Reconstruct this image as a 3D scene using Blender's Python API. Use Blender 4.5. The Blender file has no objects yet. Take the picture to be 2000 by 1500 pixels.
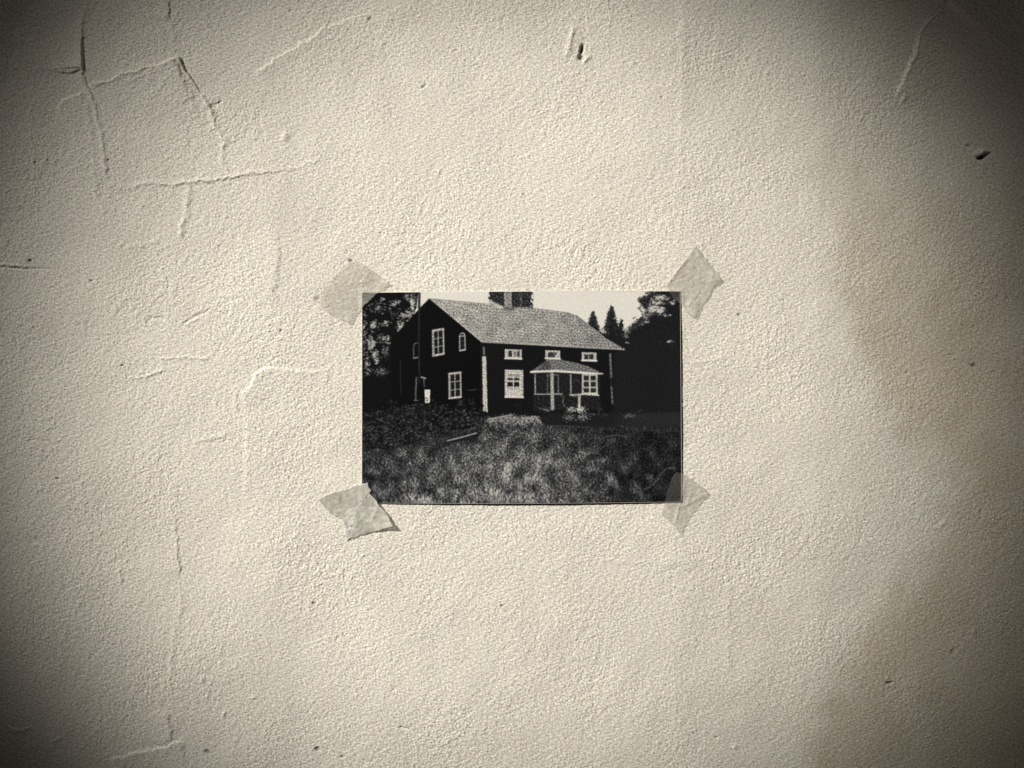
import bpy, bmesh, math
import numpy as np
from mathutils import Vector, Matrix

# ------------------------------------------------------------------ basics
S = 0.15 / 620.0                      # metres per unit of the layout (print is 15 cm wide)
def WX(u): return (u - 1000.0) * S    # layout u runs right, v runs down, height comes out of the wall
def WZ(v): return (750.0 - v) * S
sc = bpy.context.scene
col = sc.collection

# ------------------------------------------------------------------ camera
cam = bpy.data.cameras.new('camera')
cam.sensor_width = 36.0
cam.lens = 28.0
cam.clip_start = 0.01
cam.clip_end = 50.0
cam_o = bpy.data.objects.new('camera', cam)
col.objects.link(cam_o)
cam_o.location = (0, -(2000 * S) * 28.0 / 36.0, 0)
cam_o.rotation_euler = (math.radians(90), 0, 0)
sc.camera = cam_o

# ------------------------------------------------------------------ world: a dim room
w = bpy.data.worlds.new('World')
sc.world = w
w.use_nodes = True
bg = w.node_tree.nodes['Background']
bg.inputs[0].default_value = (0.95, 0.98, 1.06, 1)
bg.inputs[1].default_value = 0.013

# ------------------------------------------------------------------ lamps
def spot(name, target_uv, azim, incid, dist, radius, power, colour, soft, blend=1.0, squash=None):
    """a spot lamp aimed at a point of the wall; azim: degrees above the left horizontal"""
    T = Vector((WX(target_uv[0]), 0, WZ(target_uv[1])))
    a, i = math.radians(azim), math.radians(incid)
    d = Vector((-math.cos(a) * math.sin(i), -math.cos(i), math.sin(a) * math.sin(i)))
    L = T + d * dist
    z = d.normalized()
    n = Vector((0, -1, 0))
    x = n.cross(z).normalized() if incid > 1 else Vector((1, 0, 0))
    y = z.cross(x).normalized()
    ld = bpy.data.lights.new(name, 'SPOT')
    ld.energy = power
    ld.color = colour
    ld.shadow_soft_size = soft
    ld.spot_size = 2 * math.atan(radius * S / dist)
    ld.spot_blend = blend
    o = bpy.data.objects.new(name, ld)
    col.objects.link(o)
    sq = math.cos(i) if squash is None else squash
    m = Matrix((( x.x, y.x * sq, z.x, L.x), (x.y, y.y * sq, z.y, L.y), (x.z, y.z * sq, z.z, L.z), (0, 0, 0, 1)))
    o.matrix_world = m
    return o
spot('spot_lamp', (952, 772), 37, 57, 4.0, 1118, 1370, (1.0, 0.982, 0.955), 0.04, blend=0.80)
fl = bpy.data.lights.new('fill_lamp', 'AREA')          # added weak warm fill at the right, lifts the dark corners there
fl.energy = 1.9; fl.size = 0.6; fl.color = (1.0, 0.86, 0.72)
fo = bpy.data.objects.new('fill_lamp', fl)
col.objects.link(fo)
fo.location = (1.6, -0.9, 0.75)
fo.rotation_euler = (Vector((0.25, 0, 0.1)) - fo.location).to_track_quat('-Z', 'Y').to_euler()

vs = sc.view_settings
vs.view_transform = 'Standard'
vs.look = 'None'
vs.exposure = 0.0
vs.gamma = 1.0
vs.use_curve_mapping = False

# ------------------------------------------------------------------ numeric helpers
rng = np.random.default_rng(7)
def fnoise(shape, lo, hi, ax=1.0, ay=1.0, slope=0.0, od=6):
    """band-limited gaussian noise, wavelengths lo..hi samples, stretched by ax / ay; unit variance"""
    H, W_ = shape
    f = np.fft.rfft2(rng.standard_normal(shape).astype(np.float32))
    fy = np.fft.fftfreq(H)[:, None] * ay
    fx = np.fft.rfftfreq(W_)[None, :] * ax
    r = np.sqrt(fx * fx + fy * fy) + 1e-9
    m = 1 / (1 + (r * lo) ** od) * 1 / (1 + (1 / (r * hi)) ** od)
    if slope: m = m * r ** slope
    o = np.fft.irfft2(f * m, s=shape)
    return ((o - o.mean()) / (o.std() + 1e-12)).astype(np.float32)
def sstep(t):
    t = np.clip(t, 0, 1)
    return t * t * (3 - 2 * t)
def poly_dist(pts, X, Y):
    """unsigned distance, side sign (+ = right of travel), arc length s and total length"""
    pts = np.asarray(pts, float)
    best = np.full(X.shape, 1e9); sgn = np.ones(X.shape); arc = np.zeros(X.shape)
    s0 = 0.0
    for (ax, ay), (bx, by) in zip(pts[:-1], pts[1:]):
        dx, dy = bx - ax, by - ay
        L = math.hypot(dx, dy)
        t = np.clip(((X - ax) * dx + (Y - ay) * dy) / (L * L), 0, 1)
        d = np.hypot(X - ax - t * dx, Y - ay - t * dy)
        m = d < best
        best = np.where(m, d, best)
        sgn = np.where(m, np.sign(dx * (Y - ay) - dy * (X - ax)), sgn)
        arc = np.where(m, s0 + t * L, arc)
        s0 += L
    return best, sgn, arc, s0

# ------------------------------------------------------------------ the wall's relief (heights in layout units)
STEP = 1.35
U0, U1, V0, V1 = -260.0, 2260.0, -260.0, 1760.0
us = np.arange(U0, U1, STEP); vsn = np.arange(V0, V1, STEP)
NU, NV = len(us), len(vsn)
UU, VV = np.meshgrid(us, vsn)
shape = (NV, NU)
k = 1 / STEP
Hm = np.zeros(shape, np.float32)
rough = 0.72 + 0.16 * sstep((1000 - UU + .9 * (VV - 700)) / 900) + 0.22 * fnoise(shape, 180 * k, 700 * k)              # patches that are smoother or rougher
rough = np.clip(rough, 0.35, 1.4)
Hm += 0.19 * rough * fnoise(shape, 3.8 * k, 9 * k, od=3)              # sandy grain
Hm += 0.165 * rough * fnoise(shape, 8 * k, 18 * k, 0.85, 1.0, od=3)  # small lumps
Hm += 0.15 * rough * fnoise(shape, 16 * k, 40 * k)                          # trowel lumps
Hm += 0.16 * fnoise(shape, 6 * k, 26 * k, 1.0, 0.06) * rough        # vertical brush marks
Hm += 0.20 * fnoise(shape, 14 * k, 60 * k, 1.0, 0.04)
Hm += 0.20 * fnoise(shape, 60 * k, 170 * k)
Hm += 0.9 * fnoise(shape, 350 * k, 900 * k)
grit = fnoise(shape, 3.2 * k, 9 * k, od=4)
Hm += 0.22 * np.clip(np.abs(grit) - 1.5, 0, 1.6) * np.sign(grit) * rough   # single grains and pin holes
speck = fnoise(shape, 3.4 * k, 16.0 * k, od=3)
warpx = 1.1 * fnoise(shape, 14 * k, 40 * k) + 1.6 * fnoise(shape, 50 * k, 120 * k)
warpy = 1.1 * fnoise(shape, 14 * k, 40 * k) + 1.6 * fnoise(shape, 50 * k, 120 * k)
ragged = np.clip(0.9 + 0.16 * fnoise(shape, 16 * k, 60 * k), 0.4, 1.5)
dirt_shade = np.zeros(shape, np.float32)  # dirt of the specks, plus shade of pits put into the colour
darken = np.zeros(shape, np.float32)          # darker, browner patch at the right, with an edge of its own
d_, sg_, _, _ = poly_dist([(1560, -400), (1600, 60), (1590, 330), (1625, 560), (1660, 700), (1750, 860), (1860, 960), (1800, 1080), (1700, 1180), (1640, 1300), (1560, 1420), (1500, 1900)], UU + 9 * fnoise(shape, 60 * k, 200 * k), VV + 9 * fnoise(shape, 60 * k, 200 * k))
darken += (sstep((-sg_ * d_ + 30) / 95) * (.93 + .07 * fnoise(shape, 90 * k, 300 * k)) * (.25 + .75 * sstep((VV - 200) / 450))).astype(np.float32)
band = np.interp(UU, [-400, 100, 480, 560, 760, 1180, 1310, 1335, 1420, 1500, 1590, 1610, 2400], [.5, .5, .6, .42, .62, .6, .66, .45, .52, .62, .66, .45, .45]).astype(np.float32)
patch = fnoise(shape, 130 * k, 420 * k)

def window(x0, x1, y0, y1):
    i0 = max(int((x0 - U0) / STEP), 0); i1 = min(int((x1 - U0) / STEP) + 2, NU)
    j0 = max(int((y0 - V0) / STEP), 0); j1 = min(int((y1 - V0) / STEP) + 2, NV)
    return slice(j0, j1), slice(i0, i1)
def mark(pts, kind, h, wd=3.0, decay=30.0, taper=18.0, hs=None, wobble=1.0, rag=True):
    P = np.asarray(pts, float)
    pad = max(4 * wd, 4 * decay if kind.startswith('step') else 0) + 8
    sl = window(P[:, 0].min() - pad, P[:, 0].max() + pad, P[:, 1].min() - pad, P[:, 1].max() + pad)
    X = UU[sl] + wobble * warpx[sl]; Y = VV[sl] + wobble * warpy[sl]
    d, sg, arc, L = poly_dist(P, X, Y)
    tp = sstep(arc / taper) * sstep((L - arc) / taper) if taper > 0 else 1.0
    hh = h * tp
    if hs is not None:
        hh = hh * np.interp(arc / L, np.linspace(0, 1, len(hs)), hs)
    if rag and not kind.startswith('step'): hh = hh * ragged[sl]
    if kind == 'ridge':
        f = np.exp(-(d / wd) ** 2)
    elif kind == 'groove':
        f = -np.exp(-(d / wd) ** 2)
    else:                                   # step_r: raised on the right of travel, step_l: on the left
        sd = d * sg * (1 if kind == 'step_r' else -1)
        f = sstep((sd + wd / 2) / wd) * np.exp(-np.maximum(sd, 0) / decay)
        f = f * np.exp(-np.where((arc < 1e-3) | (arc > L - 1e-3), d / 10.0, 0))
    Hm[sl] += (hh * f).astype(np.float32)
def bump(u, v, ru, rv, h, rot=0.0, p=2.0, darken=0.0, rim=0.0):
    R = 3.5 * max(ru, rv)
    sl = window(u - R, u + R, v - R, v + R)
    a = math.radians(rot)
    X = UU[sl] + 0.5 * warpx[sl] - u; Y = VV[sl] + 0.5 * warpy[sl] - v
    x = (X * math.cos(a) + Y * math.sin(a)) / ru; y = (-X * math.sin(a) + Y * math.cos(a)) / rv
    r = np.hypot(x, y)
    Hm[sl] += (h * np.exp(-r ** p)).astype(np.float32)
    if rim: Hm[sl] += (rim * np.exp(-((r - 1.5) / 0.35) ** 2)).astype(np.float32)
    if darken: dirt_shade[sl] = np.maximum(dirt_shade[sl], darken * np.exp(-(r * 0.95) ** 4))

# peeling, painted-over sheets at the upper left
mark([(174, 2), (166, 22), (162, 45), (161, 90), (163, 133)], 'step_r', 5.6, 2.0, 30, 0, hs=[.08, .15, .38, .8, 1.1], wobble=.35, rag=False)
mark([(92, 136), (120, 143), (142, 143), (164, 133)], 'step_l', 3.0, 1.8, 26, 20, hs=[.5, .9, 1, 1.3], wobble=.3, rag=False)
mark([(163, 135), (172, 168), (190, 215), (203, 260), (210, 310), (213, 360)], 'step_r', 2.6, 5.0, 26, 25, hs=[1.3, 1.1, .6, .35, .3, .2])
mark([(170, 168), (230, 150), (300, 129), (350, 110)], 'step_r', 5.0, 4.0, 60, 12, hs=[.5, .7, 1, 1.4])
mark([(350, 110), (361, 134), (378, 160), (392, 184)], 'step_r', 5.4, 2.0, 34, 4, hs=[1.2, 1.1, .7, .2], wobble=.5, rag=False)
mark([(385, 176), (398, 195), (410, 211), (420, 235), (437, 275), (443, 335), (441, 350)], 'ridge', 2.3, 5.0, hs=[.8, 1.3, 1.4, .8, .6, .5])
mark([(408, 212), (420, 204), (434, 195)], 'groove', 2.6, 2.6, taper=5)
mark([(104, 210), (135, 192), (168, 180)], 'step_r', 3.6, 6.0, 40, 14)
mark([(236, 366), (300, 357), (370, 358), (440, 348), (520, 335), (580, 328), (612, 317), (636, 298)], 'ridge', 1.9, 3.8, hs=[.5, .9, 1.1, 1.2, .9, .6, .5])
mark([(380, 361), (440, 352), (520, 339), (580, 332)], 'groove', .55, 2.4)
mark([(372, 358), (367, 400), (358, 440), (354, 470)], 'ridge', 1.8, 6.0)
mark([(494, 141), (540, 115), (600, 75), (660, 45), (724, 24)], 'step_r', 2.8, 4.0, 30, hs=[1.2, 1, .9, .7, .5])
mark([(80, -20), (50, 35), (27, 55), (25, 75), (29, 95), (20, 120), (18, 145), (26, 172)], 'step_r', -2.4, 7.0, 30, hs=[1, 1.2, 1.3, 1, 1, .7])
mark([(325, -12), (330, 15), (334, 42)], 'step_r', 2.6, 3.0, 20, 10)
mark([(334, 42), (342, 90), (345, 120)], 'ridge', .7, 4)
mark([(236, 486), (280, 478), (312, 468)], 'ridge', 1.0, 4.0)
mark([(60, 215), (62, 280), (66, 345)], 'ridge', 0.8, 5.0)
mark([(548, 440), (545, 500), (541, 560), (538, 612)], 'step_r', 1.5, 11.0, 50, 50)
bump(557, 268, 8, 11, 2.6, 20); bump(566, 285, 14, 8, .9, 45); bump(498, 268, 4, 8, .9, -25); bump(512, 262, 4, 9, -.8, -25)
mark([(168, 172), (186, 215), (199, 260), (206, 310), (209, 360)], 'ridge', 1.3, 5.5)
mark([(165, 12), (159, 45), (158, 90)], 'ridge', 1.0, 5)
mark([(350, 113), (300, 132), (230, 153), (172, 170)], 'ridge', 1.3, 3.4)
mark([(24, 150), (44, 190), (60, 215)], 'ridge', 1.4, 5)
mark([(213, 358), (240, 366)], 'ridge', 1.2, 4, taper=6)
mark([(260, 0), (300, 60), (345, 108)], 'ridge', .7, 5)
mark([(166, 182), (180, 260), (186, 340), (200, 420)], 'ridge', .8, 5)
# left side
mark([(-30, 518), (0, 521), (35, 524), (68, 525), (120, 527)], 'groove', 2.0, 2.2, hs=[1.2, 1, 1, .8, .2], wobble=.4)
mark([(-30, 513), (0, 516), (35, 519), (60, 521)], 'ridge', 1.6, 3, wobble=.5)
mark([(279, 633), (298, 624), (325, 621)], 'groove', 2.0, 2.6, taper=8)
mark([(357, 633), (375, 620), (392, 614), (415, 602)], 'groove', 1.6, 2.6, taper=8)
mark([(357, 638), (375, 626), (392, 620)], 'ridge', 1.4, 3, taper=8)
mark([(300, 704), (340, 700), (390, 698), (416, 704)], 'ridge', 1.5, 3.2)
mark([(243, 744), (290, 735), (334, 717)], 'ridge', 1.4, 3.4)
mark([(650, 720), (600, 724), (560, 719), (520, 721), (497, 732), (490, 752), (474, 766), (481, 800)], 'step_l', 2.5, 6.0, 50, 14, hs=[.3, .6, .9, 1.1, 1.2, 1.1, .8, .4], wobble=.6, rag=False)
mark([(460, 764), (463, 785), (466, 800)], 'ridge', 1.0, 4, taper=8)
mark([(481, 800), (478, 900), (476, 980)], 'step_l', 1.2, 8, 40, 40)
mark([(368, 866), (410, 856), (456, 843)], 'ridge', .9, 3.5)
mark([(345, 990), (346, 1050), (350, 1095), (352, 1136)], 'step_r', 2.2, 4.0, 30, 30, hs=[.3, .5, .9, 1.3])
mark([(352, 1136), (350, 1200), (338, 1260), (330, 1330), (340, 1350)], 'ridge', .9, 5, hs=[.8, .7, 1, 1, .6])
mark([(328, 1386), (332, 1415), (336, 1452)], 'step_r', 2.4, 8.0, 26, 10)
mark([(212, 1484), (260, 1472), (300, 1462), (340, 1449), (360, 1446)], 'step_r', 3.2, 4.2, 26, 12)
mark([(12, 1431), (60, 1421), (76, 1420)], 'ridge', 2.0, 3.4)
mark([(230, 1105), (236, 1125), (243, 1148)], 'ridge', 1.2, 4, taper=8)
bump(70, 1057, 12, 7, -1.6, 20); bump(110, 1445, 8, 3, 2.0, -15)
bump(397, 1326, 4, 6, 2.4, 25, darken=0); bump(496, 1363, 3.5, 3, 1.8); bump(436, 1395, 3, 6, 2.2, 20)
# middle
mark([(778, 1419), (800, 1424), (822, 1436)], 'groove', 2.3, 2.2, taper=5, wobble=.4)
mark([(1105, 114), (1111, 90), (1117, 70), (1123, 48)], 'ridge', 2.6, 5.0, taper=10, wobble=.4)
bump(1138, 96, 4.0, 8.0, -10, 5, 3, darken=.75); bump(1135, 112, 6.5, 6.5, -7, 0, 3, darken=.45); bump(1147, 116, 4.5, 9, 2.6, 35)  # pit, its inner shade also painted into the wall colour
bump(1143, 80, 4, 8, -.8, 15)
mark([(1330, -40), (1327, 120), (1326, 300), (1318, 430)], 'step_l', 1.4, 14, 80, 60, hs=[1, 1, .7, .4])
mark([(1340, 709), (1380, 707), (1424, 699)], 'ridge', .9, 4)
mark([(1425, 1130), (1422, 1230), (1424, 1320)], 'ridge', .6, 7)
mark([(1160, 1095), (1300, 1099), (1420, 1096)], 'ridge', .45, 5)
bump(1435, 1460, 5, 4, 2.5, -30); bump(1022, 380, 4, 3, 1.2); bump(1060, 260, 5, 8, .9, 30)
# right side
mark([(1856, -8), (1826, 28), (1800, 54), (1790, 76), (1784, 108), (1773, 130), (1760, 164)], 'ridge', 2.4, 3.4, wobble=.6)
mark([(1856, -8), (1826, 28), (1800, 54), (1790, 76), (1784, 108), (1773, 130), (1760, 164), (1744, 196)], 'step_l', 8.0, 5.0, 60, 25, hs=[1.2, 1.2, 1, .8, 1, 1, .6, .3], wobble=.6)
bump(1764, 194, 4, 8, 2.4, 30); bump(1758, 193, 3, 8, -1.2, 30)
bump(1914, 297, 11, 4.5, 4.5, -18, 2.5); bump(1917, 305.5, 9.5, 4.5, -13, -14, 4, darken=.97); bump(1929, 300, 6, 2.5, -5, -24, 3, darken=.7)  # raised chip; the shadow below it is painted in as well
bump(1893, 284, 6, 3, -1.8, -20, darken=.25); bump(1997, 380, 6, 6, 2)
bump(1735, 1333, 6, 2.6, -5, -5, 3, darken=.75); bump(1731, 1323, 3, 3, 2)
bump(1860, 1275, 5, 4, -2.4, -30, darken=.3); bump(1862, 700, 2, 2, 1.5); bump(1901, 1233, 2.5, 6, 1.8, -20)
bump(1903, 714, 7, 3.5, -2.5, 15, darken=.6); bump(1858, 693, 5, 2, -1, 0, darken=.35); bump(1770, 726, 2.6, 2, -1.5, 0, 3, darken=.5)
mark([(1800, 1040), (1830, 1030), (1852, 1012)], 'ridge', 1.0, 4)
# specks and pin pricks
for (u, v, r, st) in [(58, 509, 3.6, .75), (404, 1470, 5.0, .75), (612, 1178, 3.4, .7), (621, 1463, 4.2, .75), (980, 1182, 3.6, .7),
                      (686, 508, 4.0, .7), (722, 38, 4.5, .45), (830, 168, 3.6, .45), (1023, 379, 3, .4), (668, 1478, 4, .6), (113, 932, 3.2, .55),
                      (1445, 614, 3.2, .4), (1882, 635, 2.2, .5), (1400, 1440, 3, .3), (548, 646, 3.2, .5), (1782, 798, 2.2, .4), (620, 583, 5, .35),
                      (178, 548, 3, .35), (240, 713, 2.6, .35), (567, 20, 3, .35), (1292, 190, 2.4, .35), (1186, 228, 2.2, .3), (880, 760, 1, 0)]:
    if st: bump(u, v, r * 1.15, r * .75, -2.2, -15, 3, darken=st * .9)
for _ in range(160):                          # tiny grains of sand standing out of the paint
    u, v = rng.uniform(-100, 2100), rng.uniform(-100, 1600)
    bump(u, v, rng.uniform(2.0, 4.0), rng.uniform(2.0, 4.0), rng.uniform(.5, 1.3) * rng.choice([1, 1, -1]))

def wall_h(u, v):                             # height of the wall, smoothed a little, for things that lie on it
    i = int(np.clip((u - U0) / STEP, 3, NU - 4)); j = int(np.clip((v - V0) / STEP, 3, NV - 4))
    return float(Hm[j - 1:j + 2, i - 1:i + 2].mean())
ref = float(np.mean([wall_h(u, v) for u in range(720, 1330, 30) for v in range(580, 980, 30)]))
# under the print the wall is calm, so that the sheet lies on it
msk = sstep((UU - 640) / 90) * sstep((1400 - UU) / 90) * sstep((VV - 500) / 90) * sstep((1060 - VV) / 90)
low = np.fft.irfft2(np.fft.rfft2(Hm - ref) * np.exp(-((np.fft.fftfreq(NV)[:, None] ** 2 + np.fft.rfftfreq(NU)[None] ** 2) * (170 * k) ** 2)), s=shape)
Hm = (Hm - ref - msk * low).astype(np.float32)

# ------------------------------------------------------------------ material helpers
def mat(name):
    m = bpy.data.materials.new(name)
    m.use_nodes = True
    nt = m.node_tree
    nt.nodes.clear()
    out = nt.nodes.new('ShaderNodeOutputMaterial')
    p = nt.nodes.new('ShaderNodeBsdfPrincipled')
    nt.links.new(p.outputs[0], out.inputs[0])
    return m, nt, p, out
def node(nt, t, **kw):
    n = nt.nodes.new(t)
    for a, b in kw.items(): setattr(n, a, b)
    return n
def mixrgb(nt, blend, fac, a, b):
    n = node(nt, 'ShaderNodeMix', data_type='RGBA', blend_type=blend)
    for s, x in ((0, fac), (6, a), (7, b)):
        if hasattr(x, 'is_output'): nt.links.new(x, n.inputs[s])
        else: n.inputs[s].default_value = x
    return n.outputs[2]
def noise(nt, scale, detail=3, rough=.6):
    tc = node(nt, 'ShaderNodeTexCoord')
    n = node(nt, 'ShaderNodeTexNoise')
    n.inputs['Scale'].default_value = scale; n.inputs['Detail'].default_value = detail; n.inputs['Roughness'].default_value = rough
    nt.links.new(tc.outputs['Object'], n.inputs['Vector'])
    return n.outputs[0]
def ramp(nt, src, p0, c0, p1, c1):
    r = node(nt, 'ShaderNodeValToRGB')
    r.color_ramp.elements[0].position = p0; r.color_ramp.elements[0].color = c0
    r.color_ramp.elements[1].position = p1; r.color_ramp.elements[1].color = c1
    nt.links.new(src, r.inputs[0])
    return r.outputs[0]

# wall paint: chalky cream with sandy mottling
m_wall, nt, p, _ = mat('chalky_wall_paint')
base = ramp(nt, noise(nt, 22, 4), .36, (.675, .635, .548, 1), .66, (.70, .665, .575, 1))
at = node(nt, 'ShaderNodeAttribute', attribute_name='speck')
spk = ramp(nt, at.outputs['Fac'], 0.0, (.44, .43, .41, 1), 1.0, (1.36, 1.355, 1.34, 1))
c = mixrgb(nt, 'MULTIPLY', 1.0, base, spk)
hue = ramp(nt, noise(nt, 260, 2), .35, (1.02, .99, 1.0, 1), .65, (.985, 1.0, .98, 1))
c = mixrgb(nt, 'MULTIPLY', 1.0, c, hue)
st = node(nt, 'ShaderNodeAttribute', attribute_name='darken')
c = mixrgb(nt, 'MULTIPLY', 1.0, c, ramp(nt, st.outputs['Fac'], 0, (1, 1, 1, 1), 1, (.80, .765, .695, 1)))
st = node(nt, 'ShaderNodeAttribute', attribute_name='band')
c = mixrgb(nt, 'MULTIPLY', 1.0, c, ramp(nt, st.outputs['Fac'], 0, (.84, .835, .845, 1), 1, (1.11, 1.11, 1.10, 1)))
at = node(nt, 'ShaderNodeAttribute', attribute_name='dirt_shade')
c = mixrgb(nt, 'MIX', at.outputs['Fac'], c, (.018, .018, .022, 1))
nt.links.new(c, p.inputs['Base Color'])
p.inputs['Roughness'].default_value = .82
p.inputs['Specular IOR Level'].default_value = .25
bp = node(nt, 'ShaderNodeBump')
bp.inputs['Strength'].default_value = .4
bp.inputs['Distance'].default_value = .0003
nt.links.new(noise(nt, 1100, 2, .6), bp.inputs['Height'])
nt.links.new(bp.outputs[0], p.inputs['Normal'])

# ------------------------------------------------------------------ mesh helpers
def grid_mesh(name, X, Y, Z, material, parent=None, attrs=None, smooth=True):
    H, W_ = X.shape
    me = bpy.data.meshes.new(name)
    co = np.stack([X, Y, Z], -1).reshape(-1, 3).astype(np.float32)
    idx = np.arange(H * W_).reshape(H, W_)
    q = np.stack([idx[:-1, :-1], idx[1:, :-1], idx[1:, 1:], idx[:-1, 1:]], -1).reshape(-1, 4).astype(np.int32)
    me.vertices.add(len(co)); me.vertices.foreach_set('co', co.ravel())
    me.loops.add(q.size); me.loops.foreach_set('vertex_index', q.ravel())
    me.polygons.add(len(q)); me.polygons.foreach_set('loop_start', np.arange(0, q.size, 4, dtype=np.int32))
    me.polygons.foreach_set('use_smooth', np.full(len(q), smooth))
    me.update(calc_edges=True)
    for an, (ty, data) in (attrs or {}).items():
        a = me.attributes.new(an, ty, 'POINT')
        a.data.foreach_set('color' if 'COLOR' in ty else 'value', data.astype(np.float32).ravel())
    me.materials.append(material)
    o = bpy.data.objects.new(name, me)
    col.objects.link(o)
    if parent: o.parent = parent
    return o

# ------------------------------------------------------------------ the wall
ext = np.cumsum(np.geomspace(4, 260, 40))
ue = np.concatenate([U0 - ext[::-1], us, us[-1] + ext]); ve = np.concatenate([V0 - ext[::-1], vsn, vsn[-1] + ext])
edge = sstep((UU - U0) / 60) * sstep((us[-1] - UU) / 60) * sstep((VV - V0) / 60) * sstep((vsn[-1] - VV) / 60)
He = np.pad(Hm * edge, 40); De = np.pad(dirt_shade, 40); Ke = np.pad(np.clip(.5 + .17 * speck, 0, 1), 40, mode='reflect')
GU, GV = np.meshgrid(ue, ve)
wall = grid_mesh('wall', WX(GU), -He * S, WZ(GV), m_wall, attrs={'dirt_shade': ('FLOAT', De), 'speck': ('FLOAT', Ke), 'darken': ('FLOAT', np.pad(np.clip(darken, 0, 1), 40, mode='edge')), 'band': ('FLOAT', np.pad(np.clip(band + .05 * patch, 0, 1), 40, mode='edge'))})
wall['kind'] = 'structure'
wall['label'] = 'cream rough plaster wall with painted-over creases, pits and dark specks'
wall['category'] = 'wall'

# ------------------------------------------------------------------ the picture printed on the photograph (grey tones 0..255)
PX0, PY0, PX1, PY1 = 706.0, 569.0, 1332.0, 986.0
Q = 2
PW, PH = int((PX1 - PX0) * Q), int((PY1 - PY0) * Q)
pu = PX0 + (np.arange(PW) + .5) / Q; pv = PY0 + (np.arange(PH) + .5) / Q
AU, AV = np.meshgrid(pu, pv)
ps = (PH, PW)
def inside(pts, X=None, Y=None):
    X = AU if X is None else X; Y = AV if Y is None else Y
    r = np.zeros(X.shape, bool)
    n = len(pts)
    for i in range(n):
        (x0, y0), (x1, y1) = pts[i], pts[(i + 1) % n]
        if y0 == y1: continue
        c_ = (y0 > Y) != (y1 > Y)
        r ^= c_ & (X < (x1 - x0) * (Y - y0) / (y1 - y0) + x0)
    return r
def bblur(a, r):
    f = np.exp(-2 * (math.pi * r * Q) ** 2 * (np.fft.fftfreq(a.shape[0])[:, None] ** 2 + np.fft.rfftfreq(a.shape[1])[None] ** 2))
    return np.fft.irfft2(np.fft.rfft2(a) * f, s=a.shape)
n_fine = fnoise(ps, 4.5 * Q, 14 * Q, od=3.5); n_mid = fnoise(ps, 5 * Q, 14 * Q); n_h = fnoise(ps, 3 * Q, 12 * Q, .45, 1.3)
n_leaf = fnoise(ps, 3.6 * Q, 14 * Q, .7, 1.1, od=4); n_big = fnoise(ps, 25 * Q, 80 * Q); n_v = fnoise(ps, 2.5 * Q, 12 * Q, 1.3, .25)
n_gr = fnoise(ps, 2.7 * Q, 8 * Q, od=3)
G = np.full(ps, 212.0)
def put(mask, val): G[mask] = val[mask] if isinstance(val, np.ndarray) else val
def poly(pts, val): put(inside(pts), val)
def line(pts, wd, val, soft=.5, op=1.0):
    P = np.asarray(pts, float)
    pad = wd + 4
    i0 = max(int((P[:, 0].min() - pad - PX0) * Q), 0); i1 = min(int((P[:, 0].max() + pad - PX0) * Q) + 1, PW)
    j0 = max(int((P[:, 1].min() - pad - PY0) * Q), 0); j1 = min(int((P[:, 1].max() + pad - PY0) * Q) + 1, PH)
    sl = (slice(j0, j1), slice(i0, i1))
    d, _, _, _ = poly_dist(P, AU[sl], AV[sl])
    a = op * np.clip((wd / 2 + soft - d) / (2 * soft), 0, 1)
    v = val[sl] if isinstance(val, np.ndarray) else val
    G[sl] = G[sl] * (1 - a) + v * a
def frame(q, val, wd):
    line(list(q) + [q[0]], wd, val)
def lerp(a, b, t): return (a[0] + (b[0] - a[0]) * t, a[1] + (b[1] - a[1]) * t)

def dab(cx, cy, rx, ry, rot, val, op=1.0):
    R_ = max(rx, ry) + 1
    i0 = max(int((cx - R_ - PX0) * Q), 0); i1 = min(int((cx + R_ - PX0) * Q) + 2, PW)
    j0 = max(int((cy - R_ - PY0) * Q), 0); j1 = min(int((cy + R_ - PY0) * Q) + 2, PH)
    if i1 <= i0 or j1 <= j0: return
    X = pu[None, i0:i1] - cx; Y = pv[j0:j1, None] - cy
    ca, sa = math.cos(rot), math.sin(rot)
    r = ((X * ca + Y * sa) / rx) ** 2 + ((-X * sa + Y * ca) / ry) ** 2
    a_ = op * np.clip((1.25 - r) / .7, 0, 1)
    G[j0:j1, i0:i1] += a_ * (val - G[j0:j1, i0:i1])
def gnoise(a_): 
    return lambda x, y: a_[int(np.clip((y - PY0) * Q, 0, PH - 1)), int(np.clip((x - PX0) * Q, 0, PW - 1))]
# trees at the left, with daylight in their gaps
left_tree = inside([(700, 560), (818, 560), (814, 600), (800, 640), (782, 650), (782, 830), (700, 830)])
put(left_tree, 14.0)
gap = np.zeros(ps)
for (x0, y0, x1, y1, a) in [(762, 588, 779, 598, 1), (801, 578, 811, 610, 1.2), (785, 608, 805, 620, 1.1), (794, 620, 803, 637, .8), (723, 628, 738, 645, .8),
                            (745, 627, 760, 637, .8), (776, 626, 791, 658, 1), (718, 660, 732, 682, 1.3), (747, 679, 761, 700, 1), (728, 684, 740, 698, 1),
                            (731, 698, 743, 712, .9), (731, 717, 758, 735, 1.2), (742, 582, 752, 590, .6), (786, 574, 812, 584, .5), (725, 590, 760, 612, .35),
                            (740, 655, 765, 672, .6), (712, 690, 722, 740, .5), (708, 615, 716, 700, .5), (760, 603, 790, 622, .35)]:
    cx, cy, rx, ry = (x0 + x1) / 2, (y0 + y1) / 2, (x1 - x0) / 2, (y1 - y0) / 2
    gap = np.maximum(gap, a * np.exp(-(((AU - cx) / rx) ** 2 + ((AV - cy) / ry) ** 2)))
lt = (gap * 1.05 + .34 * n_h + .24 * n_leaf - .50) * np.clip(gap * 4, 0, 1)
lt = (gap * .9 + .3 * n_h + .24 * n_leaf - .55) * np.clip(gap * 4, 0, 1)
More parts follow.
